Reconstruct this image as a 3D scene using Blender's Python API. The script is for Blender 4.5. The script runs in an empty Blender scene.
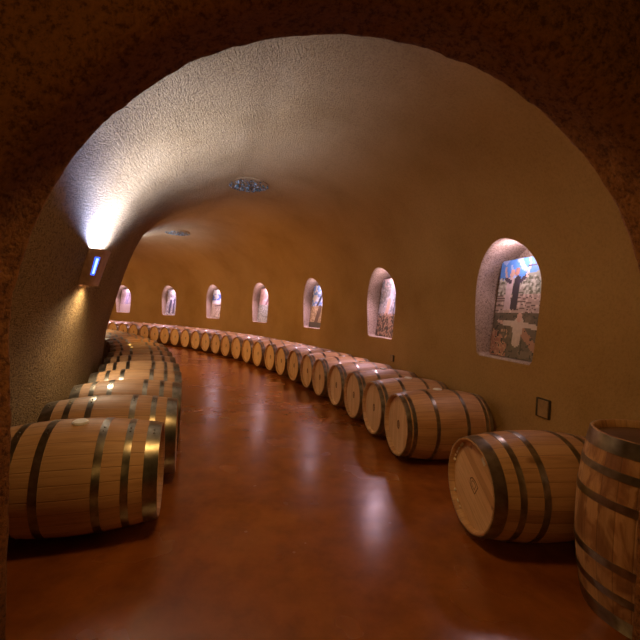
import bpy, bmesh, math, random
import numpy as np
from mathutils import Vector, Matrix, noise
random.seed(7)
sc = bpy.context.scene
C = sc.collection
PI = math.pi

# ------------------------------------------------------------------ layout
CX, CY = -16.634, 0.239          # centre of the curved cellar
RC, HALF = 16.66, 2.16           # centreline radius, half width
WIND = True
R_OUT, R_IN = RC + HALF, RC - HALF
SPRING, RISE = 1.75, 1.80
TH_END = 1.62
R_ROW_OUT, R_ROW_IN = 18.257, 15.34
B_L, B_D, B_B = 0.898, 0.593, 0.694   # barrel length, head diameter, belly diameter

def pol(t, r, z=0.0):
    return Vector((CX + r*math.cos(t), CY + r*math.sin(t), z))
def th0(r):
    return math.asin((1.40-CY)/r)
IN_Z = [0, 0.6, 1.0, 1.5, 2.0, 2.4, 2.77, 3.04, 3.25, 3.42, 3.52, 3.55]
IN_R = [14.46, 14.48, 14.53, 14.65, 14.78, 14.91, 15.09, 15.31, 15.60, 16.0, 16.36, 16.66]
def prof_r(z, side):
    if side < 0: return float(np.interp(z, IN_Z, IN_R))
    if z <= SPRING: return RC + side*HALF
    return RC + side*HALF*math.sqrt(max(0, 1-((z-SPRING)/RISE)**2))
def wob(p):
    a = noise.noise(p*0.55)*0.05 + noise.noise(p*1.7+Vector((9, 3, 1)))*0.018
    return a
def wall_pt(th, r, z):
    p = pol(th, r, z)
    k = min(1, max(0, (z-0.1)/0.8))
    c = pol(th, RC, min(z, SPRING))
    d = (p-c).normalized()
    return p + d*wob(p)*k*(0.35 + 0.65*min(1, max(0, (z-2.2)/0.9)))

# ------------------------------------------------------------------ node helper
def new_mat(name):
    m = bpy.data.materials.new(name); m.use_nodes = True
    nt = m.node_tree; nt.nodes.clear()
    out = nt.nodes.new('ShaderNodeOutputMaterial')
    b = nt.nodes.new('ShaderNodeBsdfPrincipled')
    nt.links.new(b.outputs[0], out.inputs[0])
    return m, nt, b
def N(nt, typ, **kw):
    n = nt.nodes.new(typ)
    for k, v in kw.items():
        if k.startswith('_'): setattr(n, k[1:], v)
        else: n.inputs[k.replace('__', ' ')].default_value = v
    return n
def L(nt, a, b): nt.links.new(a, b)
def math_n(nt, op, a, b=None):
    n = nt.nodes.new('ShaderNodeMath'); n.operation = op
    for i, v in enumerate((a, b)):
        if v is None: continue
        if isinstance(v, (int, float)): n.inputs[i].default_value = v
        else: nt.links.new(v, n.inputs[i])
    return n.outputs[0]
def ramp(nt, fac, stops):
    n = nt.nodes.new('ShaderNodeValToRGB')
    cr = n.color_ramp
    while len(cr.elements) < len(stops): cr.elements.new(0.5)
    for e, (p, c) in zip(cr.elements, stops):
        e.position = p; e.color = (c[0], c[1], c[2], 1)
    nt.links.new(fac, n.inputs[0]); return n.outputs[0]
def mixc(nt, fac, a, b, mode='MIX'):
    n = nt.nodes.new('ShaderNodeMix'); n.data_type = 'RGBA'; n.blend_type = mode
    for idx, v in ((0, fac), (6, a), (7, b)):
        if isinstance(v, (int, float)): n.inputs[idx].default_value = v
        elif isinstance(v, tuple): n.inputs[idx].default_value = (v[0], v[1], v[2], 1)
        else: nt.links.new(v, n.inputs[idx])
    return n.outputs[2]

# ------------------------------------------------------------------ materials
def stucco(name, c1, c2, c3, strength=0.9, scale=26, dist=0.03, vary=False):
    m, nt, b = new_mat(name)
    tc = N(nt, 'ShaderNodeTexCoord')
    n1 = N(nt, 'ShaderNodeTexNoise', Scale=0.9, Detail=6.0, Roughness=0.6)
    n2 = N(nt, 'ShaderNodeTexNoise', Scale=float(scale), Detail=5.0, Roughness=0.75)
    v = N(nt, 'ShaderNodeTexVoronoi', Scale=float(scale)*1.5)
    for n in (n1, n2, v): L(nt, tc.outputs['Object'], n.inputs['Vector'])
    col = ramp(nt, n1.outputs[0], [(0.3, c1), (0.52, c2), (0.72, c3)])
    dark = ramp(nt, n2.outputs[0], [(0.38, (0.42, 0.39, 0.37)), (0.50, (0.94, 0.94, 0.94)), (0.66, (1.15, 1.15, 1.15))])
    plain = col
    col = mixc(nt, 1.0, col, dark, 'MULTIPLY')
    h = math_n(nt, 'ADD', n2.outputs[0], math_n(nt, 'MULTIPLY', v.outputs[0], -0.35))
    bp = N(nt, 'ShaderNodeBump', Strength=strength, Distance=dist)
    if vary:   # the plaster is troweled smoother towards the outer wall
        sub = N(nt, 'ShaderNodeVectorMath', _operation='MULTIPLY_ADD'); L(nt, tc.outputs['Object'], sub.inputs[0])
        sub.inputs[1].default_value = (1, 1, 0); sub.inputs[2].default_value = (-CX, -CY, 0)
        ln = N(nt, 'ShaderNodeVectorMath', _operation='LENGTH'); L(nt, sub.outputs[0], ln.inputs[0])
        mr = N(nt, 'ShaderNodeMapRange'); L(nt, ln.outputs['Value'], mr.inputs[0])
        for q, vv_ in enumerate((15.6, 17.8, strength, strength*0.22)): mr.inputs[q+1].default_value = vv_
        L(nt, mr.outputs[0], bp.inputs['Strength'])
        mk = N(nt, 'ShaderNodeMapRange'); L(nt, ln.outputs['Value'], mk.inputs[0])
        for q, vv_ in enumerate((15.6, 17.8, 1.0, 0.25)): mk.inputs[q+1].default_value = vv_
        col = mixc(nt, mk.outputs[0], plain, col)
    L(nt, h, bp.inputs['Height']); L(nt, bp.outputs[0], b.inputs['Normal'])
    L(nt, col, b.inputs['Base Color'])
    b.inputs['Roughness'].default_value = 0.82
    b.inputs['Specular IOR Level'].default_value = 0.25
    return m
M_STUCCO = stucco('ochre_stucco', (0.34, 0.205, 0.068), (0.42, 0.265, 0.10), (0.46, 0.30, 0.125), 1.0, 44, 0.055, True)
M_CEIL = M_STUCCO
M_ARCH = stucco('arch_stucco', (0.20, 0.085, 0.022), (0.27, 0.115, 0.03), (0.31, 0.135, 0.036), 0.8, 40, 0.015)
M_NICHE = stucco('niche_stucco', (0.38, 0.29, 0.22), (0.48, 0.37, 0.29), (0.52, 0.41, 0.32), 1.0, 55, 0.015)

def floor_mat():
    m, nt, b = new_mat('stained_concrete')
    tc = N(nt, 'ShaderNodeTexCoord')
    n1 = N(nt, 'ShaderNodeTexNoise', Scale=0.8, Detail=7.0, Roughness=0.62, Distortion=0.6)
    n2 = N(nt, 'ShaderNodeTexNoise', Scale=5.0, Detail=6.0, Roughness=0.65)
    n3 = N(nt, 'ShaderNodeTexNoise', Scale=1.6, Detail=3.0, Roughness=0.5)
    vo = N(nt, 'ShaderNodeTexVoronoi', Scale=0.55, _feature='DISTANCE_TO_EDGE')
    nd = N(nt, 'ShaderNodeTexNoise', Scale=2.5, Detail=5.0)
    for n in (n1, n2, n3, nd): L(nt, tc.outputs['Object'], n.inputs['Vector'])
    add = N(nt, 'ShaderNodeVectorMath', _operation='MULTIPLY_ADD')
    L(nt, nd.outputs['Color'], add.inputs[0]); add.inputs[1].default_value = (0.5, 0.5, 0.5)
    L(nt, tc.outputs['Object'], add.inputs[2]); L(nt, add.outputs[0], vo.inputs['Vector'])
    col = ramp(nt, n1.outputs[0], [(0.3, (0.21, 0.058, 0.009)), (0.5, (0.31, 0.098, 0.015)), (0.7, (0.38, 0.14, 0.022))])
    c2 = ramp(nt, n2.outputs[0], [(0.3, (0.75, 0.72, 0.70)), (0.65, (1.1, 1.08, 1.05))])
    col = mixc(nt, 1.0, col, c2, 'MULTIPLY')
    crack = ramp(nt, vo.outputs[0], [(0.0, (0.45, 0.42, 0.4)), (0.006, (1, 1, 1))])
    L(nt, col, b.inputs['Base Color'])
    rg = N(nt, 'ShaderNodeMapRange'); L(nt, n3.outputs[0], rg.inputs[0])
    rg.inputs[1].default_value = 0.3; rg.inputs[2].default_value = 0.7
    rg.inputs[3].default_value = 0.19; rg.inputs[4].default_value = 0.30
    L(nt, rg.outputs[0], b.inputs['Roughness'])
    b.inputs['Specular IOR Level'].default_value = 1.0
    bp = N(nt, 'ShaderNodeBump', Strength=0.10, Distance=0.012)
    n4 = N(nt, 'ShaderNodeTexNoise', Scale=7.0, Detail=3.0); L(nt, tc.outputs['Object'], n4.inputs['Vector'])
    L(nt, n4.outputs[0], bp.inputs['Height']); L(nt, bp.outputs[0], b.inputs['Normal'])
    return m
M_FLOOR = floor_mat()

def stave_mat(name, stain=False):
    m, nt, b = new_mat(name)
    uv = N(nt, 'ShaderNodeUVMap', _uv_map='UVMap')
    sx = N(nt, 'ShaderNodeSeparateXYZ'); L(nt, uv.outputs[0], sx.inputs[0])
    oi = N(nt, 'ShaderNodeObjectInfo')
    k = math_n(nt, 'MULTIPLY', sx.outputs[0], 27.0)
    idx = math_n(nt, 'FLOOR', k); fr = math_n(nt, 'FRACT', k)
    rnd = math_n(nt, 'MULTIPLY', oi.outputs['Random'], 57.0)
    wn = N(nt, 'ShaderNodeTexWhiteNoise', _noise_dimensions='2D')
    cb = N(nt, 'ShaderNodeCombineXYZ'); L(nt, idx, cb.inputs[0]); L(nt, rnd, cb.inputs[1]); L(nt, cb.outputs[0], wn.inputs[0])
    base = ramp(nt, wn.outputs[0], [(0.0, (0.46, 0.26, 0.12)), (0.35, (0.56, 0.34, 0.17)), (0.7, (0.62, 0.385, 0.20)), (1.0, (0.52, 0.285, 0.125))])
    # grain, long in v
    cg = N(nt, 'ShaderNodeCombineXYZ')
    L(nt, math_n(nt, 'MULTIPLY', sx.outputs[0], 75.0), cg.inputs[0])
    L(nt, math_n(nt, 'MULTIPLY', sx.outputs[1], 2.2), cg.inputs[1])
    L(nt, math_n(nt, 'ADD', math_n(nt, 'MULTIPLY', idx, 3.7), rnd), cg.inputs[2])
    gn = N(nt, 'ShaderNodeTexNoise', Scale=1.6, Detail=6.0, Roughness=0.62, Distortion=0.5); L(nt, cg.outputs[0], gn.inputs['Vector'])
    g = ramp(nt, gn.outputs[0], [(0.28, (0.70, 0.62, 0.54)), (0.5, (0.96, 0.94, 0.92)), (0.7, (1.08, 1.06, 1.04))])
    col = mixc(nt, 0.85, base, g, 'MULTIPLY')
    # knots / blotches
    cv = N(nt, 'ShaderNodeCombineXYZ')
    L(nt, math_n(nt, 'MULTIPLY', sx.outputs[0], 15.0), cv.inputs[0]); L(nt, math_n(nt, 'MULTIPLY', sx.outputs[1], 4.0), cv.inputs[1]); L(nt, rnd, cv.inputs[2])
    vv = N(nt, 'ShaderNodeTexVoronoi', Scale=0.55); L(nt, cv.outputs[0], vv.inputs['Vector'])
    kn = ramp(nt, vv.outputs[0], [(0.03, (0.35, 0.25, 0.2)), (0.12, (1, 1, 1))])
    col = mixc(nt, 0.75, col, kn, 'MULTIPLY')
    seam = math_n(nt, 'MINIMUM', fr, math_n(nt, 'SUBTRACT', 1.0, fr))
    sm = ramp(nt, seam, [(0.0, (0.42, 0.36, 0.32)), (0.035, (1, 1, 1))])
    col = mixc(nt, 0.8, col, sm, 'MULTIPLY')
    if stain:
        sn = N(nt, 'ShaderNodeTexNoise', Scale=1.1, Detail=5.0, Distortion=1.2)
        L(nt, cv.outputs[0], sn.inputs['Vector'])
        st = ramp(nt, sn.outputs[0], [(0.50, (1, 1, 1)), (0.58, (0.55, 0.42, 0.34)), (0.66, (0.35, 0.22, 0.17))])
        col = mixc(nt, 0.75, col, st, 'MULTIPLY')
    L(nt, col, b.inputs['Base Color'])
    b.inputs['Roughness'].default_value = 0.5
    bp = N(nt, 'ShaderNodeBump', Strength=0.35, Distance=0.004)
    L(nt, math_n(nt, 'ADD', math_n(nt, 'MINIMUM', math_n(nt, 'MULTIPLY', seam, 20.0), 1.0), gn.outputs[0]), bp.inputs['Height'])
    L(nt, bp.outputs[0], b.inputs['Normal'])
    return m
M_STAVE = stave_mat('oak_staves'); M_STAVE_ST = stave_mat('stained_oak_staves', True)

def head_mat(name, c1, c2, c3, knots=0.25):
    m, nt, b = new_mat(name)
    uv = N(nt, 'ShaderNodeUVMap', _uv_map='UVMap')
    sx = N(nt, 'ShaderNodeSeparateXYZ'); L(nt, uv.outputs[0], sx.inputs[0])
    oi = N(nt, 'ShaderNodeObjectInfo')
    rnd = math_n(nt, 'MULTIPLY', oi.outputs['Random'], 91.0)
    k = math_n(nt, 'MULTIPLY', sx.outputs[0], 6.5)
    idx = math_n(nt, 'FLOOR', k); fr = math_n(nt, 'FRACT', k)
    wn = N(nt, 'ShaderNodeTexWhiteNoise', _noise_dimensions='2D')
    cb = N(nt, 'ShaderNodeCombineXYZ'); L(nt, idx, cb.inputs[0]); L(nt, rnd, cb.inputs[1]); L(nt, cb.outputs[0], wn.inputs[0])
    base = ramp(nt, wn.outputs[0], [(0.0, c1), (0.5, c2), (1.0, c3)])
    cg = N(nt, 'ShaderNodeCombineXYZ')
    L(nt, math_n(nt, 'MULTIPLY', sx.outputs[0], 22.0), cg.inputs[0]); L(nt, math_n(nt, 'MULTIPLY', sx.outputs[1], 1.5), cg.inputs[1])
    L(nt, math_n(nt, 'ADD', math_n(nt, 'MULTIPLY', idx, 5.1), rnd), cg.inputs[2])
    gn = N(nt, 'ShaderNodeTexNoise', Scale=1.5, Detail=5.0, Distortion=0.8); L(nt, cg.outputs[0], gn.inputs['Vector'])
    g = ramp(nt, gn.outputs[0], [(0.3, (0.78, 0.70, 0.60)), (0.5, (1, 1, 1))])
    col = mixc(nt, 0.8, base, g, 'MULTIPLY')
    vv = N(nt, 'ShaderNodeTexVoronoi', Scale=2.6); vm = N(nt, 'ShaderNodeCombineXYZ')
    L(nt, sx.outputs[0], vm.inputs[0]); L(nt, sx.outputs[1], vm.inputs[1]); L(nt, rnd, vm.inputs[2]); L(nt, vm.outputs[0], vv.inputs['Vector'])
    kn = ramp(nt, vv.outputs[0], [(0.05, (0.4, 0.25, 0.15)), (0.14, (1, 1, 1))])
    col = mixc(nt, knots, col, kn, 'MULTIPLY')
    seam = math_n(nt, 'MINIMUM', fr, math_n(nt, 'SUBTRACT', 1.0, fr))
    sm = ramp(nt, seam, [(0.0, (0.5, 0.42, 0.36)), (0.03, (1, 1, 1))])
    col = mixc(nt, 0.7, col, sm, 'MULTIPLY')
    L(nt, col, b.inputs['Base Color']); b.inputs['Roughness'].default_value = 0.5
    return m
M_HEAD = head_mat('pale_oak_head', (0.66, 0.44, 0.24), (0.74, 0.51, 0.30), (0.78, 0.56, 0.34))
M_HEAD_K = head_mat('knotty_oak_head', (0.56, 0.32, 0.15), (0.76, 0.50, 0.27), (0.84, 0.59, 0.34), 0.8)

def simple(name, col, rough=0.5, metal=0.0, emit=None, es=0.0, nscale=20, namt=0.15, spec=0.5):
    m, nt, b = new_mat(name)
    tc = N(nt, 'ShaderNodeTexCoord'); n = N(nt, 'ShaderNodeTexNoise', Scale=float(nscale), Detail=4.0)
    L(nt, tc.outputs['Object'], n.inputs['Vector'])
    a = tuple(c*(1-namt) for c in col); d = tuple(min(1, c*(1+namt)) for c in col)
    L(nt, ramp(nt, n.outputs[0], [(0.35, a), (0.65, d)]), b.inputs['Base Color'])
    b.inputs['Roughness'].default_value = rough; b.inputs['Metallic'].default_value = metal
    b.inputs['Specular IOR Level'].default_value = spec
    if emit: b.inputs['Emission Color'].default_value = (*emit, 1); b.inputs['Emission Strength'].default_value = es
    return m
M_HOOP = simple('galvanised_steel', (0.32, 0.30, 0.245), 0.30, 0.95, nscale=14, namt=0.3)
M_RIVET = simple('rivet_steel', (0.30, 0.28, 0.24), 0.4, 0.9)
M_BUNG = simple('white_silicone', (0.9, 0.89, 0.87), 0.45)
M_STAMP = simple('burnt_brand', (0.16, 0.075, 0.03), 0.7)
M_PASTE = simple('pale_sealing_paste', (0.72, 0.66, 0.55), 0.7)
M_TAG = simple('pale_paper', (0.6, 0.56, 0.5), 0.7)
M_SCONCE = simple('brown_sconce_metal', (0.34, 0.19, 0.10), 0.55, 0.1)
M_BLUE = simple('blue_glass', (0.05, 0.1, 0.6), 0.2, emit=(0.03, 0.10, 1.0), es=2.2)
M_BLUE_CORE = simple('lit_core', (0.6, 0.8, 1), 0.2, emit=(0.45, 0.72, 1.0), es=1.5)
M_PLATE = simple('outlet_plate', (0.33, 0.21, 0.09), 0.5)
M_PLATE_D = simple('outlet_box', (0.05, 0.038, 0.018), 0.6)
M_BOARD = simple('dark_panel_edge', (0.02, 0.018, 0.016), 0.6)
M_DOT = simple('white_bulb', (0.9, 0.9, 0.9), 0.3, emit=(1, 0.95, 0.9), es=4)
M_DISC = simple('grille_plate', (0.22, 0.18, 0.14), 0.5)
def bead_mat():
    m, nt, b = new_mat('speckled_glass')
    tc = N(nt, 'ShaderNodeTexCoord'); v = N(nt, 'ShaderNodeTexVoronoi', Scale=38.0); L(nt, tc.outputs['Object'], v.inputs['Vector'])
    s = N(nt, 'ShaderNodeSeparateColor'); L(nt, v.outputs['Color'], s.inputs[0])
    L(nt, ramp(nt, s.outputs[0], [(0.0, (0.02, 0.08, 0.08)), (0.35, (0.16, 0.09, 0.06)), (0.6, (0.12, 0.32, 0.32)), (0.85, (0.6, 0.72, 0.7))]), b.inputs['Base Color'])
    b.inputs['Roughness'].default_value = 0.15; b.inputs['Metallic'].default_value = 0.3
    return m
M_BEAD = bead_mat()
def print_mat():
    m, nt, b = new_mat('printed_photo')
    a = N(nt, 'ShaderNodeVertexColor', _layer_name='Print'); L(nt, a.outputs[0], b.inputs['Base Color'])
    b.inputs['Roughness'].default_value = 0.45
    return m
M_PRINT = print_mat()

# ------------------------------------------------------------------ object helpers
def obj(name, mesh, mat=None, parent=None, **props):
    if isinstance(mesh, bmesh.types.BMesh):
        me = bpy.data.meshes.new(name); mesh.to_mesh(me); mesh.free(); mesh = me
        if mat: mesh.materials.append(mat)
    o = bpy.data.objects.new(name, mesh); C.objects.link(o)
    if parent: o.parent = parent
    for k, v in props.items(): o[k] = v
    return o
def smooth(bm, ang=None):
    for f in bm.faces: f.smooth = True
    if ang:
        for e in bm.edges:
            if len(e.link_faces) == 2 and e.calc_face_angle(0) > ang: e.smooth = False
    return bm
def empty(name, loc, label, cat, group=None, rz=0.0):
    o = bpy.data.objects.new(name, None); C.objects.link(o)
    o.location = loc; o.rotation_euler = (0, 0, rz); o.empty_display_size = 0.1
    o['label'] = label; o['category'] = cat
    if group: o['group'] = group
    return o
def box_bm(sx, sy, sz, c=(0, 0, 0), bevel=0.0):
    bm = bmesh.new(); bmesh.ops.create_cube(bm, size=1)
    for v in bm.verts: v.co = Vector((v.co.x*sx+c[0], v.co.y*sy+c[1], v.co.z*sz+c[2]))
    if bevel: bmesh.ops.bevel(bm, geom=bm.edges[:], offset=bevel, segments=2, affect='EDGES')
    return bm

# ------------------------------------------------------------------ niches layout
N1, DN, NS, NT = 0.1965, 0.156, 1.035, 2.235
niche_th = [N1 + i*DN for i in range(7)]
def niche_outline():
    pts = []
    h = NT-NS; sp = NS + 0.60*h
    for i in range(13): pts.append((-0.42+0.84*i/12, NS))
    def hw(z):
        if z < sp: return 0.42 + 0.065*math.sin(min(1, (z-NS)/(sp-NS))*PI/2)
        q = (z-sp)/(NT-sp); return 0.485*max(0, 1-q**1.85)**0.56
    zs = [NS+(sp-NS)*i/14 for i in range(1, 15)] + [sp+(NT-sp)*math.sin(i/22*PI/2) for i in range(1, 23)]
    for z in zs: pts.append((hw(z), z))
    for z in reversed(zs[:-1]): pts.append((-hw(z), z))
    return pts
OUTL = niche_outline()
def ray_outline(ang, c):
    d = (math.cos(ang), math.sin(ang)); best = None
    n = len(OUTL)
    for i in range(n):
        a = OUTL[i]; b = OUTL[(i+1) % n]
        ax, ay = a[0]-c[0], a[1]-c[1]; ex, ey = b[0]-a[0], b[1]-a[1]
        den = d[0]*ey - d[1]*ex
        if abs(den) < 1e-9: continue
        t = (ax*ey - ay*ex)/den; u = (ax*d[1]-ay*d[0])/den
        if t > 0 and -1e-6 <= u <= 1+1e-6 and (best is None or t < best): best = t
    return (c[0]+d[0]*best, c[1]+d[1]*best)

# ------------------------------------------------------------------ tunnel shell
def in_curve(u):
    """point on the inner half of the vault, u = 0 at the spring line and 1 at the crown"""
    zs = [SPRING + (SPRING+RISE-SPRING)*math.sin(i/60*PI/2) for i in range(61)]
    # smooth the tabulated curve
    pts = [(sum(float(np.interp(max(0, min(3.55, z+d)), IN_Z, IN_R)) for d in (-0.06, 0, 0.06))/3, z) for z in zs]
    pts[-1] = (RC, SPRING+RISE)
    acc = [0]
    for a, b in zip(pts, pts[1:]): acc.append(acc[-1]+math.hypot(b[0]-a[0], b[1]-a[1]))
    t = u*acc[-1]
    return float(np.interp(t, acc, [p[0] for p in pts])), float(np.interp(t, acc, [p[1] for p in pts]))
def build_tunnel():
    bm = bmesh.new()
    prof = []
    for i in range(18): prof.append((1, SPRING*i/18))
    K = 52
    zz = [(math.cos(PI*i/K), math.sin(PI*i/K)) for i in range(K+1)]
    for c, s in zz: prof.append((('e', c), SPRING+RISE*s))
    for i in range(17, -1, -1): prof.append((-1, SPRING*i/18))
    cache = {}
    def pr(j):
        if j not in cache: cache[j] = pr_(j)
        return cache[j]
    def pr_(j):
        s, z = prof[j]
        if isinstance(s, tuple):
            if s[1] >= 0: return RC + HALF*s[1], z
            k = -s[1]   # inner side: walk the measured curve by arc
            return in_curve(1-math.asin(min(1, k))/(PI/2))
        if s < 0: return prof_r(z, -1), z
        return RC + s*HALF, z
    NV = 290
    def th(v, r): return th0(r) + (TH_END-th0(r))*v
    grid = []
    for i in range(NV+1):
        row = []
        for j in range(len(prof)):
            r, z = pr(j); row.append(bm.verts.new(wall_pt(th(i/NV, r), r, z)))
        grid.append(row)
    # hole rects
    t00 = th0(R_OUT); holes = []
    for t in niche_th:
        vc = (t-t00)/(TH_END-t00); ds = 0.64/R_OUT/(TH_END-t00)
        i0 = round((vc-ds)*NV); i1 = round((vc+ds)*NV)
        js = [j for j in range(30) if 0.84 <= pr(j)[1] <= 2.42]
        holes.append((i0, i1, js[0], js[-1], vc))
    def inhole(i, j):
        return any(a <= i < b and c <= j < d for a, b, c, d, _ in holes)
    jr = max(j for j in range(30) if pr(j)[1] < 2.75); jl = len(prof)-1-jr
    faces = {0: [], 1: [], 2: []}
    for i in range(NV):
        for j in range(len(prof)-1):
            if inhole(i, j): continue
            f = bm.faces.new((grid[i][j], grid[i][j+1], grid[i+1][j+1], grid[i+1][j]))
            faces[0 if j < jr else (1 if j < jl else 2)].append(f)
    rims = []
    for (i0, i1, j0, j1, vc) in holes:
        tn = t00+(TH_END-t00)*vc
        loop = [(i, j0) for i in range(i0, i1)] + [(i1, j) for j in range(j0, j1)] + [(i, j1) for i in range(i1, i0, -1)] + [(i0, j) for j in range(j1, j0, -1)]
        cc = (0.0, NS+0.5)
        outer = []
        for i, j in loop:
            r, z = pr(j); s = (th(i/NV, r)-tn)*R_OUT; outer.append((s, z))
        inner = [ray_outline(math.atan2(z-cc[1], s-cc[0]), cc) for s, z in outer]
        prev = [grid[i][j] for i, j in loop]
        n = len(loop)
        for q in (0.35, 0.65, 0.86, 1.0):
            cur = []
            for o_, n_ in zip(outer, inner):
                s = o_[0]+(n_[0]-o_[0])*q; z = o_[1]+(n_[1]-o_[1])*q
                p = wall_pt(tn+s/R_OUT, prof_r(z, 1), z)
                if q == 1.0: rim_p = p
                cur.append(bm.verts.new(p))
            for k in range(n):
                faces[0].append(bm.faces.new((cur[k], cur[(k+1) % n], prev[(k+1) % n], prev[k])) if WIND else bm.faces.new((prev[k], prev[(k+1) % n], cur[(k+1) % n], cur[k])))
            prev = cur
        rims.append((tn, [v.co.copy() for v in prev], inner))
    bm.normal_update()
    # orientation towards the centreline
    f = faces[0][0]
    if f.normal.dot(pol(0.1, RC, 1)-f.calc_center_median()) < 0:
        for f in bm.faces: f.normal_flip()
    bm.normal_update()
    names = {0: ('wall_right', M_STUCCO), 1: ('ceiling', M_CEIL), 2: ('wall_left', M_CEIL)}
    out = {}
    for k, (nm, mt) in names.items():
        vs = {}; verts = []; nor = []; fs = []
        for f in faces[k]:
            idx = []
            for v in f.verts:
                if v not in vs: vs[v] = len(verts); verts.append(tuple(v.co)); nor.append(tuple(v.normal))
                idx.append(vs[v])
            fs.append(idx)
        me = bpy.data.meshes.new(nm); me.from_pydata(verts, [], fs); me.update()
        me.polygons.foreach_set('use_smooth', [True]*len(fs))
        me.normals_split_custom_set_from_vertices(nor)
        me.materials.append(mt)
        out[k] = obj(nm, me, kind='structure')
    bm.free()
    return out, rims
shell, rims = build_tunnel()

ND = 0.36
for tn, pts, inner in rims:
    bm = bmesh.new(); rad = Vector((math.cos(tn), math.sin(tn), 0)); tan = Vector((-math.sin(tn), math.cos(tn), 0))
    prev = [bm.verts.new(p) for p in pts]; n = len(pts)
    cen = sum(pts, Vector())/n
    for q in (0.012, 0.05, 0.10, 0.16, 0.22, 0.29, ND):
        cur = []
        for p, (s, z) in zip(pts, inner):
            base = pol(tn, R_OUT)
            kw = min(1, max(0, (q-0.05)/0.12))*min(1, max(0, (z-1.62)/0.2))
            loc = base + tan*(s*(1+0.17*kw)) + rad*q; loc.z = z
            if q < 0.2:   # blend from the wall rim to the flat niche
                w = q/0.2; loc = (p + rad*q)*(1-w) + loc*w
            if q > 0.01: loc = loc + (Vector((cen.x, cen.y, cen.z))-p).normalized()*(0.012+0.006*noise.noise(loc*9))
            cur.append(bm.verts.new(loc))
        for k in range(n): bm.faces.new((prev[k], prev[(k+1) % n], cur[(k+1) % n], cur[k]))
        prev = cur
    c = bm.verts.new(sum((v.co for v in prev), Vector())/n)
    for k in range(n): bm.faces.new((prev[k], prev[(k+1) % n], c))
    bmesh.ops.recalc_face_normals(bm, faces=bm.faces[:])
    smooth(bm, 0.7)
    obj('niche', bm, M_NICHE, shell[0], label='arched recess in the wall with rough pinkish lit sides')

# ------------------------------------------------------------------ floor
bm = bmesh.new(); bmesh.ops.create_grid(bm, x_segments=24, y_segments=24, size=1)
for v in bm.verts: v.co = Vector((-8+v.co.x*12, 8.5+v.co.y*12, 0))
obj('floor', bm, M_FLOOR, kind='structure')

# ------------------------------------------------------------------ near arch
def arch():
    path = []
    cx, hw, sp, rs = 0.035, 1.198, 1.32, 1.145
    K = 42
    for i in range(K): path.append((cx-hw+0.02*(1-i/K), sp*i/K))
    M = 150
    for i in range(M+1):
        a = PI - PI*i/M
        path.append((cx+hw*math.cos(a), sp+rs*math.sin(a)))
    for i in range(K-1, -1, -1): path.append((cx+hw+0.01*(1-i/K), sp*i/K))
    n = len(path); nor = []
    for i in range(n):
        a = path[max(0, i-1)]; b = path[min(n-1, i+1)]
        t = Vector((b[0]-a[0], b[1]-a[1])).normalized(); nor.append(Vector((-t.y, t.x)))
    rings = [(1.9, 1.50), (0.9, 1.50), (0.3, 1.5), (0.05, 1.50), (0.012, 1.494), (0.0, 1.475)]
    rings += [(0.0, 1.475-0.02*i) for i in range(1, 8)]
    for i in range(1, 11):
        a = i/10*PI/2; rings.append((0.10*(1-math.cos(a)), 1.335-0.10*math.sin(a)))
    o = 0.10
    while o < 1.1: o += 0.03+o*0.03; rings.append((o, 1.235))
    rings.append((1.9, 1.235))
    bm = bmesh.new(); G = []
    for off, y in rings:
        row = []
        for i, (x, z) in enumerate(path):
            p = Vector((x+nor[i].x*off, y, z+max(0, nor[i].y)*off))
            if 0 <= off < 1.5 and y < 1.499:
                d = noise.noise(p*13)*0.007 + noise.noise(p*31)*0.004 + noise.noise(p*3)*0.012
                if off < 0.1: p.x += nor[i].x*d; p.z += nor[i].y*d if p.z > 0.02 else 0
                else: p.y += d
            row.append(bm.verts.new(p))
        G.append(row)
    for a in range(len(G)-1):
        for i in range(n-1): bm.faces.new((G[a][i], G[a][i+1], G[a+1][i+1], G[a+1][i]))
    bmesh.ops.recalc_face_normals(bm, faces=bm.faces[:])
    smooth(bm)
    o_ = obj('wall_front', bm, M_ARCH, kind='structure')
arch()

# ------------------------------------------------------------------ barrel meshes
def rad_at(t): return B_D/2 + (B_B/2-B_D/2)*(1-abs(t)**2)
def body_mesh(mat):
    bm = bmesh.new(); uvl = bm.loops.layers.uv.new('UVMap'); S = 54
    prof = []
    H = B_L/2
    for i in range(25):
        t = -1+2*i/24; prof.append((t*H, rad_at(t)))
    depth, thk = 0.038, 0.021
    full = [(-H+depth, B_D/2-thk-0.004), (-H+0.002, B_D/2-thk+0.006), (-H, B_D/2-0.004)] + prof[0:0] + [(-H+0.004, rad_at(-1))] + prof[1:-1] + [(H-0.004, rad_at(1)), (H, B_D/2-0.004), (H-0.002, B_D/2-thk+0.006), (H-depth, B_D/2-thk-0.004)]
    G = []
    for x, r in full:
        G.append([bm.verts.new((x, r*math.cos(2*PI*k/S), r*math.sin(2*PI*k/S))) for k in range(S)])
    for a in range(len(G)-1):
        for k in range(S):
            f = bm.faces.new((G[a][k], G[a][(k+1) % S], G[a+1][(k+1) % S], G[a+1][k])); f.smooth = True
            us = (k/S, (k+1)/S, (k+1)/S, k/S); vs_ = (full[a][0], full[a][0], full[a+1][0], full[a+1][0])
            for l, u, v in zip(f.loops, us, vs_): l[uvl].uv = (u, v)
    for e in bm.edges:
        if len(e.link_faces) == 2 and e.calc_face_angle(0) > 0.6: e.smooth = False
    bmesh.ops.recalc_face_normals(bm, faces=bm.faces[:])
    me = bpy.data.meshes.new('staves'); bm.to_mesh(me); bm.free(); me.materials.append(mat); return me
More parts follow.
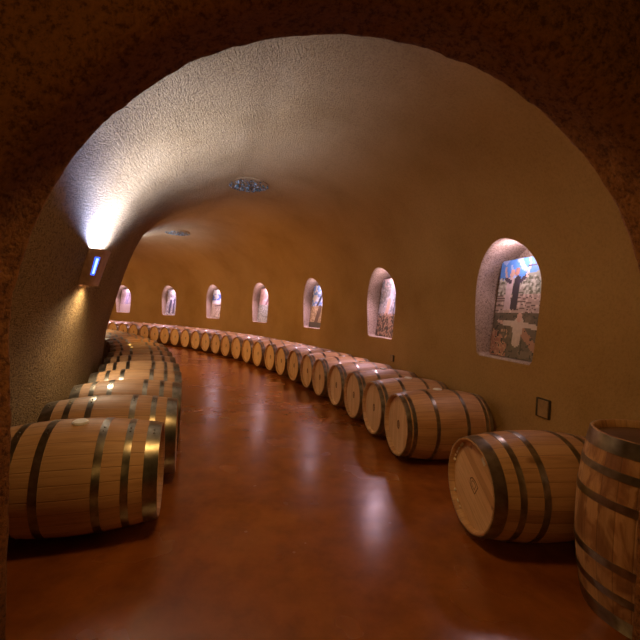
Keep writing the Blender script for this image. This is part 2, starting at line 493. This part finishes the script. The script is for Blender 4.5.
def head_mesh(mat, side):
    bm = bmesh.new(); uvl = bm.loops.layers.uv.new('UVMap')
    x = side*(B_L/2-0.038); R = B_D/2-0.020; S = 48
    rings = []
    for rr, dx in ((R, -0.012), (R-0.001, 0.0), (R*0.66, 0.001), (R*0.33, 0.0015)):
        rings.append([bm.verts.new((x+side*dx, rr*math.cos(2*PI*k/S), rr*math.sin(2*PI*k/S))) for k in range(S)])
    c = bm.verts.new((x+side*0.002, 0, 0))
    for a in range(3):
        for k in range(S): bm.faces.new((rings[a][k], rings[a][(k+1) % S], rings[a+1][(k+1) % S], rings[a+1][k]))
    for k in range(S): bm.faces.new((rings[3][k], rings[3][(k+1) % S], c))
    for f in bm.faces:
        for l in f.loops: l[uvl].uv = (l.vert.co.y/B_D*1.6+0.5, l.vert.co.z/B_D*1.6+0.5)
    bmesh.ops.recalc_face_normals(bm, faces=bm.faces[:])
    if side*max(bm.faces, key=lambda f: abs(f.normal.x)).normal.x < 0:
        for f in bm.faces: f.normal_flip()
    me = bpy.data.meshes.new('head'); bm.to_mesh(me); bm.free(); me.materials.append(mat); return me
def hoop_mesh(t0, t1):
    bm = bmesh.new(); S = 54; th = 0.0028; H = B_L/2
    pr = [(t0, -0.001), (t0, th), ((t0+t1)/2, th+0.0004), (t1, th), (t1, -0.001)]
    G = [[bm.verts.new((t*H, (rad_at(t)+o)*math.cos(2*PI*k/S), (rad_at(t)+o)*math.sin(2*PI*k/S))) for k in range(S)] for t, o in pr]
    for a in range(4):
        for k in range(S):
            f = bm.faces.new((G[a][k], G[a][(k+1) % S], G[a+1][(k+1) % S], G[a+1][k])); f.smooth = True
    tm = (t0+t1)/2
    for da in (-0.05, 0.05):     # two rivets where the band overlaps
        a = PI/2+da+0.25; r = rad_at(tm)+th
        res = bmesh.ops.create_uvsphere(bm, u_segments=8, v_segments=5, radius=0.006)
        for v in res['verts']: v.co = v.co + Vector((tm*H, r*math.cos(a), r*math.sin(a)))
    for e in bm.edges:
        if len(e.link_faces) == 2 and e.calc_face_angle(0) > 0.6: e.smooth = False
    bmesh.ops.recalc_face_normals(bm, faces=bm.faces[:])
    me = bpy.data.meshes.new('hoop'); bm.to_mesh(me); bm.free(); me.materials.append(M_HOOP); return me
def bung_mesh():
    bm = bmesh.new(); r0 = B_B/2
    bmesh.ops.create_cone(bm, cap_ends=True, segments=24, radius1=0.048, radius2=0.043, depth=0.016)
    for v in bm.verts: v.co.z += r0+0.003
    bmesh.ops.bevel(bm, geom=[e for e in bm.edges if e.calc_face_angle(0) > 0.8], offset=0.004, segments=2, affect='EDGES')
    smooth(bm, 0.6)
    me = bpy.data.meshes.new('bung'); bm.to_mesh(me); bm.free(); me.materials.append(M_BUNG); return me
def stroke_bm(bm, pts, w, x, side, closed=False):
    n = len(pts); L_, R_ = [], []
    for i in range(n):
        a = pts[(i-1) % n] if closed or i else pts[i]; b = pts[(i+1) % n] if closed or i < n-1 else pts[i]
        t = Vector((b[0]-a[0], b[1]-a[1])).normalized(); m = Vector((-t.y, t.x))*w/2
        L_.append(bm.verts.new((x, pts[i][0]+m.x, pts[i][1]+m.y))); R_.append(bm.verts.new((x, pts[i][0]-m.x, pts[i][1]-m.y)))
    for i in range(n if closed else n-1):
        j = (i+1) % n; bm.faces.new((L_[i], L_[j], R_[j], R_[i]))
def stamp_mesh(kind, side):
    bm = bmesh.new(); x = side*(B_L/2-0.038+0.0035)
    if kind == 'oval':
        el = [(0.024*math.cos(a), 0.038*math.sin(a)) for a in [2*PI*k/24 for k in range(24)]]
        stroke_bm(bm, el, 0.013, x, side, True)
        stroke_bm(bm, [(-0.012, 0.018), (0, 0.026), (0.012, 0.018)], 0.007, x, side)
        stroke_bm(bm, [(-0.014, 0.004), (0.014, 0.004)], 0.009, x, side)
        stroke_bm(bm, [(-0.012, -0.010), (0.012, -0.010)], 0.008, x, side)
        stroke_bm(bm, [(-0.008, -0.023), (0.008, -0.023)], 0.007, x, side)
        stroke_bm(bm, [(0, 0.022), (0, -0.026)], 0.005, x, side)
    else:
        sh = [(-0.034, -0.045), (-0.036, 0.0), (-0.026, 0.034), (0, 0.05), (0.026, 0.034), (0.036, 0.0), (0.034, -0.045)]
        stroke_bm(bm, sh, 0.008, x, side, True)
        stroke_bm(bm, [(p[0]*0.55, p[1]*0.55) for p in sh], 0.005, x, side, True)
    me = bpy.data.meshes.new('brand_mark'); bm.to_mesh(me); bm.free(); me.materials.append(M_STAMP); return me
def paste_mesh(side):
    bm = bmesh.new(); rr = random.Random(3); x = side*(B_L/2-0.028)
    for i in range(26):
        a = rr.uniform(1.25, 2.05) if rr.random() < 0.72 else rr.uniform(0.0, 0.5)
        r = B_D/2-0.030+rr.uniform(-0.006, 0.004)
        q = bmesh.ops.create_icosphere(bm, subdivisions=1, radius=rr.uniform(0.006, 0.013))
        for v in q['verts']: v.co = Vector((v.co.x*0.6, v.co.y, v.co.z)) + Vector((x, r*math.cos(a), r*math.sin(a)))
    smooth(bm)
    me = bpy.data.meshes.new('sealing_paste'); bm.to_mesh(me); bm.free(); me.materials.append(M_PASTE); return me
ME_BODY = body_mesh(M_STAVE); ME_BODY_S = body_mesh(M_STAVE_ST)
M_HEAD_D = head_mat('shaded_oak_head', (0.10, 0.05, 0.022), (0.13, 0.065, 0.03), (0.15, 0.08, 0.035))  # upright barrel's head: shade inside the rim is put into the wood colour
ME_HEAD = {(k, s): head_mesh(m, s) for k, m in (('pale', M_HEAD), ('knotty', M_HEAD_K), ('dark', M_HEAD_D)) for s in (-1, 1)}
HS = {'close': [(-0.995, -0.90), (-0.87, -0.79), (-0.385, -0.305)], 'spread': [(-0.995, -0.83), (-0.67, -0.585), (-0.36, -0.27)]}
ME_HOOP = {k: [hoop_mesh(a, b) for a, b in v] + [hoop_mesh(-b, -a) for a, b in reversed(v)] for k, v in HS.items()}
B_L = 0.95                                    # the longer barrels of the left row
ME_BODY_L = body_mesh(M_STAVE)
ME_HEAD[('long', -1)] = head_mesh(M_HEAD, -1); ME_HEAD[('long', 1)] = head_mesh(M_HEAD, 1)
ME_HOOP['long'] = [hoop_mesh(a, b) for a, b in HS['spread']] + [hoop_mesh(-b, -a) for a, b in reversed(HS['spread'])]
ME_ST = {('long', s): stamp_mesh('oval', s) for s in (-1, 1)}
B_L = 0.898
ME_BUNG = bung_mesh()
ME_ST.update({(k, s): stamp_mesh(k, s) for k in ('oval', 'shield') for s in (-1, 1)})
def barrel(loc, rz, label, group=None, kind='close', head='pale', stamp='oval', roll=0.0, upright=False, stain=False, bung_roll=None, bung=True):
    root = empty('wine_barrel', loc, label, 'barrel', group, rz)
    R = Matrix.Rotation(roll, 4, 'X')
    base = Matrix.Translation((0, 0, B_B/2))
    if upright: base = Matrix.Translation((0, 0, B_L/2)) @ Matrix.Rotation(-PI/2, 4, 'Y')
    T = base @ R
    def child(nm, me, p=root, m=T):
        o = bpy.data.objects.new(nm, me); C.objects.link(o); o.parent = p
        if m is not None: o.matrix_local = m
        return o
    child('staves', ME_BODY_S if stain else (ME_BODY_L if kind == 'long' else ME_BODY))
    for s in (-1, 1):
        h = child('head', ME_HEAD[(head, s)])
        if stamp and (s == 1 or not upright): child('brand_mark', ME_ST[(stamp, s)], h, None)
    for hm in ME_HOOP[kind]: child('hoop', hm)
    if bung: child('bung', ME_BUNG, m=T if bung_roll is None else base @ Matrix.Rotation(bung_roll, 4, 'X'))
    return root, child, T

# ---- outer (right) row
ordinals = ['first', 'second', 'third', 'fourth', 'fifth', 'sixth', 'seventh', 'eighth', 'ninth', 'tenth', 'eleventh', 'twelfth', 'thirteenth', 'fourteenth',
            'fifteenth', 'sixteenth', 'seventeenth', 'eighteenth', 'nineteenth', 'twentieth', 'twenty-first', 'twenty-second', 'twenty-third', 'twenty-fourth', 'twenty-fifth', 'twenty-sixth']
T1, DT = 0.2075, 0.0386
for i in range(25):
    t = T1 + i*DT + (0 if i == 0 else random.uniform(-0.0001, 0.0001))
    r = R_ROW_OUT + (0 if i < 2 else random.uniform(-0.02, 0.02))
    if i == 0: lab = 'whole oak barrel lying at the near end of the close-packed row by the niche wall'
    elif i == 1: lab = 'oak barrel lying second from the near end of the close-packed row by the niche wall'
    else: lab = 'oak barrel in the close-packed row by the niche wall, %s from its near end' % ordinals[i]
    barrel(pol(t, r), t-(0.008 if i == 0 else 0), lab, 'barrels lying in the row along the niche wall', kind='close', roll=random.uniform(-0.12, 0.12))

# ---- big barrel in the right foreground
root, child, T = barrel((1.462, 2.618, 0), 0.129, 'oak barrel lying alone at front right with knotty diagonal head boards and dark hoops', None,
                        kind='spread', head='knotty', stamp='shield', roll=-1.02, bung=False)
child('sealing_paste', paste_mesh(-1))['kind'] = 'stuff'
bm = box_bm(0.002, 0.05, 0.026, (-B_L/2+0.028, 0.04, 0.225), 0)
bmesh.ops.rotate(bm, verts=bm.verts[:], cent=(0, 0, 0), matrix=Matrix.Rotation(1.73, 3, 'X'))
me = bpy.data.meshes.new('paper_tag'); bm.to_mesh(me); bm.free(); me.materials.append(M_TAG); child('paper_tag', me)

# ---- upright barrel at the right edge
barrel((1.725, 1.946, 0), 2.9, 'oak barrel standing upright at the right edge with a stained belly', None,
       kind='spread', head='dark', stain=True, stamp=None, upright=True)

# ---- inner (left) row
YAW = [0.305, 0.322, 0.348, 0.375, 0.408, 0.445]
px, py = -1.475, 2.477
for i in range(17):
    yaw = YAW[i] if i < len(YAW) else YAW[-1]+0.0475*(i-len(YAW)+1)
    if i: 
        ym = (yaw+prev_yaw)/2; st = 0.712
        hd = ym - (0.10, 0.03, 0.03, 0.01)[i-1] if i < 5 else ym
        px += -math.sin(hd)*st; py += math.cos(hd)*st
        d = math.hypot(px-CX, py-CY)
        if d < 15.06: px += (px-CX)/d*(15.06-d); py += (py-CY)/d*(15.06-d)
    prev_yaw = yaw
    if i == 0: lab = 'largest oak barrel lying at front left with a white bung on top'
    elif i == 1: lab = 'oak barrel lying directly behind the front left barrel that has the white bung'
    else: lab = 'oak barrel in the row along the left wall, %s from its front end' % ordinals[i]
    barrel((px, py, 0), yaw, lab, 'barrels lying in the row along the left wall',
           kind='long', head='long', stamp='long', roll=(0.13 if i == 0 else random.uniform(-0.1, 0.1)), bung=(i == 0))

# ------------------------------------------------------------------ sconces
def sconce(t, label, lit=True):
    z0 = 1.615
    loc = pol(t, prof_r(z0, -1), z0)
    root = empty('wall_sconce', loc, label, 'wall lamp', 'sconces along the left wall', t)
    bm = bmesh.new()
    # half-round tapering shell: x out of the wall, y along it; thin walls, open above and below
    H = 0.37; K = 22
    def ring(z, w, d, grow):
        out = []
        for k in range(K+1):
            a = -PI/2 + PI*k/K
            ex = 0.55
            cx_ = math.copysign(abs(math.cos(a))**ex, math.cos(a)); sy = math.copysign(abs(math.sin(a))**ex, math.sin(a))
            out.append(bm.verts.new(((d-grow)*cx_, (w-grow)*sy, z)))
        return out
    oa = ring(0, 0.17, 0.12, 0); ob = ring(H, 0.19, 0.235, 0); ia = ring(0, 0.17, 0.12, 0.008); ib = ring(H, 0.19, 0.235, 0.008)
    for A, B_ in ((oa, ob), (ib, ia), (ob, ib), (ia, oa)):
        for k in range(K): bm.faces.new((A[k], A[k+1], B_[k+1], B_[k]))
    bmesh.ops.recalc_face_normals(bm, faces=bm.faces[:]); smooth(bm, 0.6)
    for v in bm.verts: v.co.x -= 0.01
    obj('shade', bm, M_SCONCE, root)
    # upright slot of blue glass in each front corner, following the shell
    def patch(a0, a1, z0_, z1_, grow, side):
        bm = bmesh.new(); rows = []
        for k in range(7):
            a = side*math.radians(a0+(a1-a0)*k/6); row = []
            for g in (grow, grow-0.004):
                for z in (z0_, z1_):
                    q = z/H; w_ = 0.17+0.02*q+g; d_ = 0.12+0.115*q+g
                    row.append(bm.verts.new((d_*abs(math.cos(a))**0.55-0.01, math.copysign(w_*abs(math.sin(a))**0.55, math.sin(a)), z)))
            rows.append(row)
        for A, B_ in zip(rows, rows[1:]):
            for i0_, i1_ in ((0, 1), (1, 3), (3, 2), (2, 0)): bm.faces.new((A[i0_], A[i1_], B_[i1_], B_[i0_]))
        for r_ in (rows[0], rows[-1]): bm.faces.new((r_[0], r_[1], r_[3], r_[2]))
        bmesh.ops.recalc_face_normals(bm, faces=bm.faces[:]); return bm
    for side in (-1, 1):
        gl = obj('blue_glass', patch(36, 58, 0.10, 0.285, 0.003, side), M_BLUE, root)
        obj('lit_slot', patch(42, 52, 0.115, 0.27, 0.006, side), M_BLUE_CORE, gl)
    bm = box_bm(0.012, 0.20, 0.30, (0.0, 0, 0.2), 0.003); obj('back_plate', bm, M_SCONCE, root)
    def spot(nm, z, rx, power, col, size, soft=0.3):
        l = bpy.data.lights.new(nm, 'SPOT'); l.energy = power; l.color = col; l.spot_size = size; l.spot_blend = soft; l.shadow_soft_size = 0.025
        o = bpy.data.objects.new(nm, l); C.objects.link(o); o.parent = root; o.location = (0.09, 0, z); o.rotation_euler = (rx, 0, 0)
        return o
    u = spot('up_light', 0.31, PI, UP_W, (0.80, 0.95, 1.65), math.radians(168), 0.75); u.data.shadow_soft_size = 0.05; u.location.x = 0.12; u.rotation_euler = (0, math.radians(180-8), 0)
    d = spot('down_light', 0.02, 0, DOWN_W, (1.0, 0.80, 0.56), math.radians(155), 0.9); d.location.x = 0.10; d.rotation_euler = (0, math.radians(-14), 0)
    return root
UP_W, DOWN_W = 600.0, 85.0
sc_t = [0.268, 0.76, 1.18]
sconce(sc_t[0], 'brown wall sconce with a glowing blue slot on the left wall above the barrel row')
sconce(sc_t[1], 'brown wall sconce farther round the bend, behind the first sconce')
sconce(sc_t[2], 'brown wall sconce farthest round the bend, behind the other two')

# ------------------------------------------------------------------ niche lights and picture panels
def lamp(nm, loc, power, col, size=0.05, typ='POINT', rot=None, spot=None):
    l = bpy.data.lights.new(nm, typ); l.energy = power; l.color = col
    if typ == 'AREA': l.size = size
    else: l.shadow_soft_size = size
    if spot: l.spot_size = spot; l.spot_blend = 0.5
    o = bpy.data.objects.new(nm, l); C.objects.link(o); o.location = loc
    if rot: o.rotation_euler = rot
    return o
GW, GH = 56, 76
def canvas(c): 
    a = np.zeros((GH, GW, 3)); a[:] = c; return a
YY, XX = np.mgrid[0:GH, 0:GW]; XX = (XX+0.5)/GW; YY = (YY+0.5)/GH     # YY up
def nz(scale, seed, sy=1.0):
    out = np.zeros((GH, GW))
    for j in range(GH):
        for i in range(GW):
            out[j, i] = noise.noise(Vector((i/GW*scale, j/GH*scale*1.3*sy, seed)))
    return out
def put(a, mask, c, k=1.0):
    a[mask] = a[mask]*(1-k) + np.array(c)*k
def cap(x0, y0, x1, y1, r):
    dx, dy = x1-x0, (y1-y0)*1.3
    t = np.clip(((XX-x0)*dx+(YY-y0)*1.3*dy)/(dx*dx+dy*dy+1e-9), 0, 1)
    return np.hypot(XX-x0-t*dx, (YY-y0)*1.3-t*dy) < r
def paint(kind):
    a = canvas((0.2, 0.17, 0.13)); n = nz(9, kind*3.1); n2 = nz(22, kind*5.7+2)
    if kind == 0:
        up_ = YY > 0.445
        put(a, up_, (0.42, 0.40, 0.36)); 
        put(a, up_ & (YY > 0.80+0.03*n), (0.10, 0.30, 0.80))
        put(a, up_ & (YY > 0.80) & (n > 0.12) & (XX < 0.55), (0.35, 0.5, 0.85))
        put(a, up_ & (YY < 0.84+0.06*n) & (YY > 0.62) & (XX > 0.52), (0.34, 0.37, 0.30))
        put(a, up_ & (YY < 0.82) & (YY > 0.62) & (n2 > 0.15), (0.60, 0.62, 0.55)); put(a, up_ & (YY < 0.82) & (YY > 0.62) & (n2 < -0.2), (0.16, 0.18, 0.12))
        st = up_ & (YY < 0.63); put(a, st, (0.48, 0.38, 0.34))
        put(a, st & (np.abs(np.mod(YY*26+0.6*n, 1)-0.5) < 0.13), (0.14, 0.10, 0.09)); put(a, st & (n2 > 0.25), (0.65, 0.55, 0.5))
        for (x, w1, c) in ((0.19, 0.28, (0.62, 0.52, 0.55)), (0.32, 0.38, (0.05, 0.045, 0.06))):
            put(a, cap(x, 0.50, x+0.02, 0.70, 0.035), c); put(a, cap(x+0.06, 0.50, x+0.05, 0.70, 0.03), c); put(a, cap(x+0.03, 0.66, x+0.04, 0.78, 0.06), c)
        put(a, cap(0.15, 0.79, 0.10, 0.92, 0.02), (0.60, 0.45, 0.40)); put(a, cap(0.22, 0.77, 0.14, 0.80, 0.028), (0.06, 0.05, 0.08)); put(a, cap(0.40, 0.76, 0.52, 0.82, 0.028), (0.06, 0.05, 0.08))
        put(a, cap(0.52, 0.82, 0.56, 0.93, 0.018), (0.66, 0.5, 0.45)); put(a, cap(0.24, 0.84, 0.25, 0.87, 0.04), (0.62, 0.42, 0.36)); put(a, cap(0.33, 0.86, 0.34, 0.88, 0.04), (0.45, 0.25, 0.2))
        put(a, cap(0.52, 0.91, 0.74, 0.915, 0.008), (0.05, 0.05, 0.1)); put(a, cap(0.50, 0.60, 0.50, 0.92, 0.006), (0.07, 0.06, 0.1))
        lo = YY <= 0.445; put(a, lo, (0.13, 0.11, 0.085)); put(a, lo & (n > 0.2), (0.18, 0.15, 0.11))
        put(a, lo & (YY < 0.27-np.abs(XX-0.05)*0.5+0.05*n) & (XX < 0.32), (0.40, 0.20, 0.14)); put(a, lo & (YY < 0.27) & (XX < 0.3) & (n2 > 0.1), (0.5, 0.32, 0.22))
        put(a, lo & (np.abs(YY-(0.34-(XX-0.45)*0.62)) < 0.05) & (XX > 0.50), (0.40, 0.22, 0.15)); put(a, lo & (n2 > 0.32), (0.05, 0.05, 0.035))
        sh = (0.58, 0.50, 0.44)
        put(a, cap(0.44, 0.12, 0.44, 0.24, 0.05), (0.14, 0.13, 0.09)); put(a, cap(0.52, 0.12, 0.51, 0.24, 0.045), (0.13, 0.12, 0.09))
        put(a, cap(0.48, 0.17, 0.49, 0.31, 0.078), sh); put(a, cap(0.48, 0.29, 0.49, 0.33, 0.095), sh)
        put(a, cap(0.42, 0.335, 0.22, 0.345, 0.038), sh); put(a, cap(0.56, 0.335, 0.80, 0.31, 0.030), sh); put(a, cap(0.18, 0.345, 0.10, 0.36, 0.022), (0.60, 0.42, 0.34)); put(a, cap(0.82, 0.31, 0.90, 0.305, 0.018), (0.5, 0.36, 0.28))
        put(a, cap(0.49, 0.385, 0.49, 0.42, 0.040), (0.60, 0.40, 0.33))
    elif kind == 1:
        put(a, YY > 0.35, (0.46, 0.44, 0.47)); put(a, (YY > 0.85), (0.78, 0.62, 0.66)); put(a, (n > 0.1) & (YY > 0.35), (0.30, 0.32, 0.36)); put(a, (n2 > 0.2) & (YY > 0.35), (0.60, 0.60, 0.66))
        put(a, cap(0.30, 0.25, 0.55, 0.85, 0.10), (0.58, 0.58, 0.66)); put(a, cap(0.62, 0.35, 0.70, 0.80, 0.03), (0.14, 0.14, 0.18)); put(a, cap(0.3, 0.2, 0.42, 0.6, 0.07), (0.62, 0.42, 0.32))
        put(a, (YY < 0.36+0.08*n), (0.16, 0.10, 0.07)); put(a, (YY < 0.4) & (n2 > 0.1), (0.42, 0.26, 0.18)); put(a, (YY < 0.4) & (n2 < -0.25), (0.05, 0.04, 0.03))
    elif kind == 2:
        put(a, YY > 0.5, (0.20, 0.34, 0.68)); put(a, (YY > 0.5) & (n > 0.02), (0.68, 0.70, 0.76)); put(a, cap(0.35, 0.5, 0.75, 0.95, 0.05), (0.05, 0.05, 0.07)); put(a, cap(0.85, 0.5, 0.6, 0.85, 0.04), (0.06, 0.06, 0.08))
        put(a, YY <= 0.5+0.05*n, (0.38, 0.27, 0.15)); put(a, (YY < 0.5) & (n2 > 0.1), (0.55, 0.42, 0.26)); put(a, cap(0.4, 0.1, 0.55, 0.45, 0.10), (0.14, 0.09, 0.06)); put(a, YY < 0.12, (0.08, 0.07, 0.05))
    elif kind == 3:
        put(a, YY > 0.5, (0.66, 0.46, 0.50)); put(a, (YY > 0.6) & (n > 0.1), (0.76, 0.60, 0.64)); put(a, cap(0.5, 0.5, 0.75, 0.8, 0.06), (0.25, 0.18, 0.20))
        put(a, YY <= 0.5+0.08*n, (0.40, 0.44, 0.45)); put(a, (YY < 0.5) & (n2 > 0.1), (0.58, 0.60, 0.60)); put(a, (YY < 0.5) & (n2 < -0.2), (0.22, 0.24, 0.22))
    elif kind == 4:
        put(a, YY > 0.5, (0.68, 0.74, 0.88)); put(a, (YY > 0.62) & (YY < 0.86) & (n > -0.1), (0.12, 0.22, 0.66)); put(a, YY <= 0.5, (0.55, 0.48, 0.42)); put(a, (YY < 0.55) & (n > 0.1), (0.68, 0.62, 0.58)); put(a, (YY < 0.5) & (n2 < -0.2), (0.24, 0.18, 0.15))
        put(a, cap(0.3, 0.42, 0.8, 0.46, 0.03), (0.16, 0.12, 0.12))
    elif kind == 5:
        put(a, YY > 0.0, (0.50, 0.52, 0.66)); put(a, n > 0.15, (0.74, 0.76, 0.86)); put(a, cap(0.3, 0.1, 0.35, 0.55, 0.08), (0.08, 0.08, 0.16)); put(a, cap(0.6, 0.1, 0.62, 0.6, 0.07), (0.14, 0.14, 0.24)); put(a, n2 < -0.28, (0.16, 0.16, 0.28))
    else:
        put(a, YY > 0.0, (0.56, 0.46, 0.60)); put(a, cap(0.5, 0.4, 0.55, 0.8, 0.13), (0.34, 0.32, 0.52)); put(a, YY < 0.36, (0.68, 0.60, 0.66)); put(a, n2 > 0.25, (0.66, 0.6, 0.72))
    a *= (1+0.15*n2[:, :, None]); return np.clip(a, 0, 1)
plabels = ['photo panel in the nearest niche, two figures raising arms above a man spreading his',
           'photo panel in the second nearest niche, grey blue above a brown mottled base',
           'photo panel in the third nearest niche, blue sky and dark branches above tan ground',
           'photo panel in the fourth nearest niche, pink above pale grey green',
           'photo panel in the fifth nearest niche, deep blue patch above cream stones',
           'photo panel in the second niche from the left, dark figures on pale blue',
           'photo panel in the leftmost, farthest niche, lilac with a bluish figure']
PW = [0.84]*7
for i, t in enumerate(niche_th):
    rad = Vector((math.cos(t), math.sin(t), 0))
    h = 1.03; w = 0.82
    p = pol(t, R_OUT+0.135, NS+0.016)
    root = empty('photo_panel', p, plabels[i], 'picture', 'photo panels in the wall niches', t)
    lean = 0.105
    MT = Matrix.Translation((0, 0, 0)) @ Matrix.Rotation(lean, 4, 'Y')
    b = obj('board', box_bm(0.012, w, h, (0.008, 0, h/2)), M_BOARD, root); b.matrix_local = MT
    cols = paint(i)
    verts = []; fs = []
    for j in range(GH+1):
        for k in range(GW+1):
            verts.append((0.0005, w/2-0.004-(w-0.008)*k/GW, 0.003+(h-0.006)*j/GH))
    for j in range(GH):
        for k in range(GW):
            q = j*(GW+1)+k; fs.append((q, q+GW+1, q+GW+2, q+1))
    me = bpy.data.meshes.new('print'); me.from_pydata(verts, [], fs)
    ca = me.color_attributes.new('Print', 'FLOAT_COLOR', 'CORNER')
    flat = np.ones((GH*GW, 4, 4)); flat[:, :, :3] = cols.reshape(-1, 1, 3)
    ca.data.foreach_set('color', flat.ravel().astype(np.float32)); me.materials.append(M_PRINT)
    o = obj('print', me, None, root); o.matrix_local = MT
    # lamp under the crown of the niche
    if i: 
        nl = lamp('niche_light', pol(t, R_OUT+0.06, NT-0.15), 85.0, (1.0, 0.66, 0.86), 0.05, 'SPOT', None, math.radians(118))
        nl.data.spot_blend = 1.0; nl.rotation_euler = (Matrix.Rotation(t, 3, 'Z') @ Matrix.Rotation(math.radians(25), 3, 'Y')).to_euler()
        lamp('niche_glow', pol(t, R_OUT+0.10, NT-0.20), 4.2, (1.0, 0.70, 0.80), 0.05)
    else: lamp('niche_light', pol(t, R_OUT+0.06, NT-0.15), 6.5, (1.0, 0.70, 0.80), 0.05)

# ------------------------------------------------------------------ ceiling fixtures
def fixture(t, label, z):
    root = empty('ceiling_fixture', pol(t, RC, z), label, 'ceiling light', 'speckled round ceiling fixtures', t)
    bm = bmesh.new(); bmesh.ops.create_cone(bm, cap_ends=True, segments=48, radius1=0.33, radius2=0.35, depth=0.03)
    for v in bm.verts: v.co.z += 0.012
    smooth(bm, 0.6); obj('plate', bm, M_STUCCO, root)
    bm = bmesh.new(); rr = random.Random(5)
    for k in range(230):
        a = rr.uniform(0, 2*PI); r = 0.335*math.sqrt(rr.random())
        q = bmesh.ops.create_icosphere(bm, subdivisions=1, radius=rr.uniform(0.007, 0.016))
        s = rr.uniform(0.7, 1.5)
        for v in q['verts']: v.co = Vector((v.co.x, v.co.y, v.co.z*s)) + Vector((r*math.cos(a), r*math.sin(a), -0.018-0.03*math.sqrt(max(0, 1-(r/0.34)**2))))
    obj('glass_bits', bm, M_BEAD, root, kind='stuff')
def ceil_z(t): return wall_pt(t, RC, SPRING+RISE).z
fixture(0.405, 'round speckled glass fixture on the ceiling, the nearer and larger one', ceil_z(0.405)-0.02)
fixture(0.725, 'round speckled glass fixture on the ceiling, the farther one by the bend', ceil_z(0.725)-0.02)

# ------------------------------------------------------------------ outlets
def outlet(t, z, s, label):
    p = wall_pt(t, R_OUT, z)
    root = empty('wall_outlet', p, label, 'outlet', 'outlets low on the niche wall', t)
    obj('box', box_bm(0.03, 0.17*s, 0.17*s, (-0.002, 0, 0), 0.004), M_PLATE_D, root)
    obj('cover', box_bm(0.012, 0.125*s, 0.15*s, (-0.019, -0.014*s, 0), 0.003), M_PLATE, root)
outlet(0.165, 0.70, 0.95, 'square outlet cover on the right wall above the front right barrel')
outlet(0.328, 0.74, 0.6, 'small outlet box on the wall below the second nearest niche')

root = empty('indicator_lamp', wall_pt(1.128, prof_r(2.5, 1)-0.01, 2.5), 'tiny bright white lamp on the far wall left of the farthest niche', 'lamp', None, 1.128)
bm = bmesh.new(); bmesh.ops.create_uvsphere(bm, u_segments=12, v_segments=8, radius=0.04); smooth(bm); obj('bulb', bm, M_DOT, root)
obj('mount', box_bm(0.03, 0.10, 0.10, (0.02, 0, 0), 0.004), M_SCONCE, root)

# ------------------------------------------------------------------ lights
AMBER = (1.0, 0.52, 0.13)
# room lamp behind the camera, then unseen amber fills added along the inner side
lamp('room_light', (-0.9, -1.3, 2.2), 34, (1.0, 0.48, 0.12), 0.5)
for t, w in ((0.56, 38), (0.84, 34), (1.12, 34)):
    l = lamp('amber_fill', pol(t, 15.0, 1.95), w, AMBER, 0.3, 'AREA')
    d = pol(t, 17.5, 1.5)-pol(t, 15.0, 1.95); l.rotation_euler = d.to_track_quat('-Z', 'Y').to_euler()

l = lamp('arch_fill', (-0.20, 1.85, 3.05), 18, (1.0, 0.56, 0.18), 0.4, 'AREA'); l.rotation_euler = (math.radians(20), 0, 0)  # unseen amber area light added behind the arch crown to brighten the near barrels

w = bpy.data.worlds.new('World'); sc.world = w; w.use_nodes = True
bg = w.node_tree.nodes['Background']; bg.inputs[0].default_value = (0.9, 0.45, 0.15, 1); bg.inputs[1].default_value = 0.012

# ------------------------------------------------------------------ camera
cam = bpy.data.cameras.new('camera'); cam.sensor_width = 36; cam.lens = 394.15/640*36; cam.clip_start = 0.02
co = bpy.data.objects.new('camera', cam); C.objects.link(co)
co.matrix_world = Matrix.Translation((0, 0, 1.4416)) @ Matrix.Rotation(PI/2-0.02165, 4, 'X') @ Matrix.Rotation(0.04137, 4, 'Z')
sc.camera = co
sc.view_settings.view_transform = 'Standard'; sc.view_settings.look = 'None'; sc.view_settings.gamma = 1
sc.view_settings.exposure = 0.0
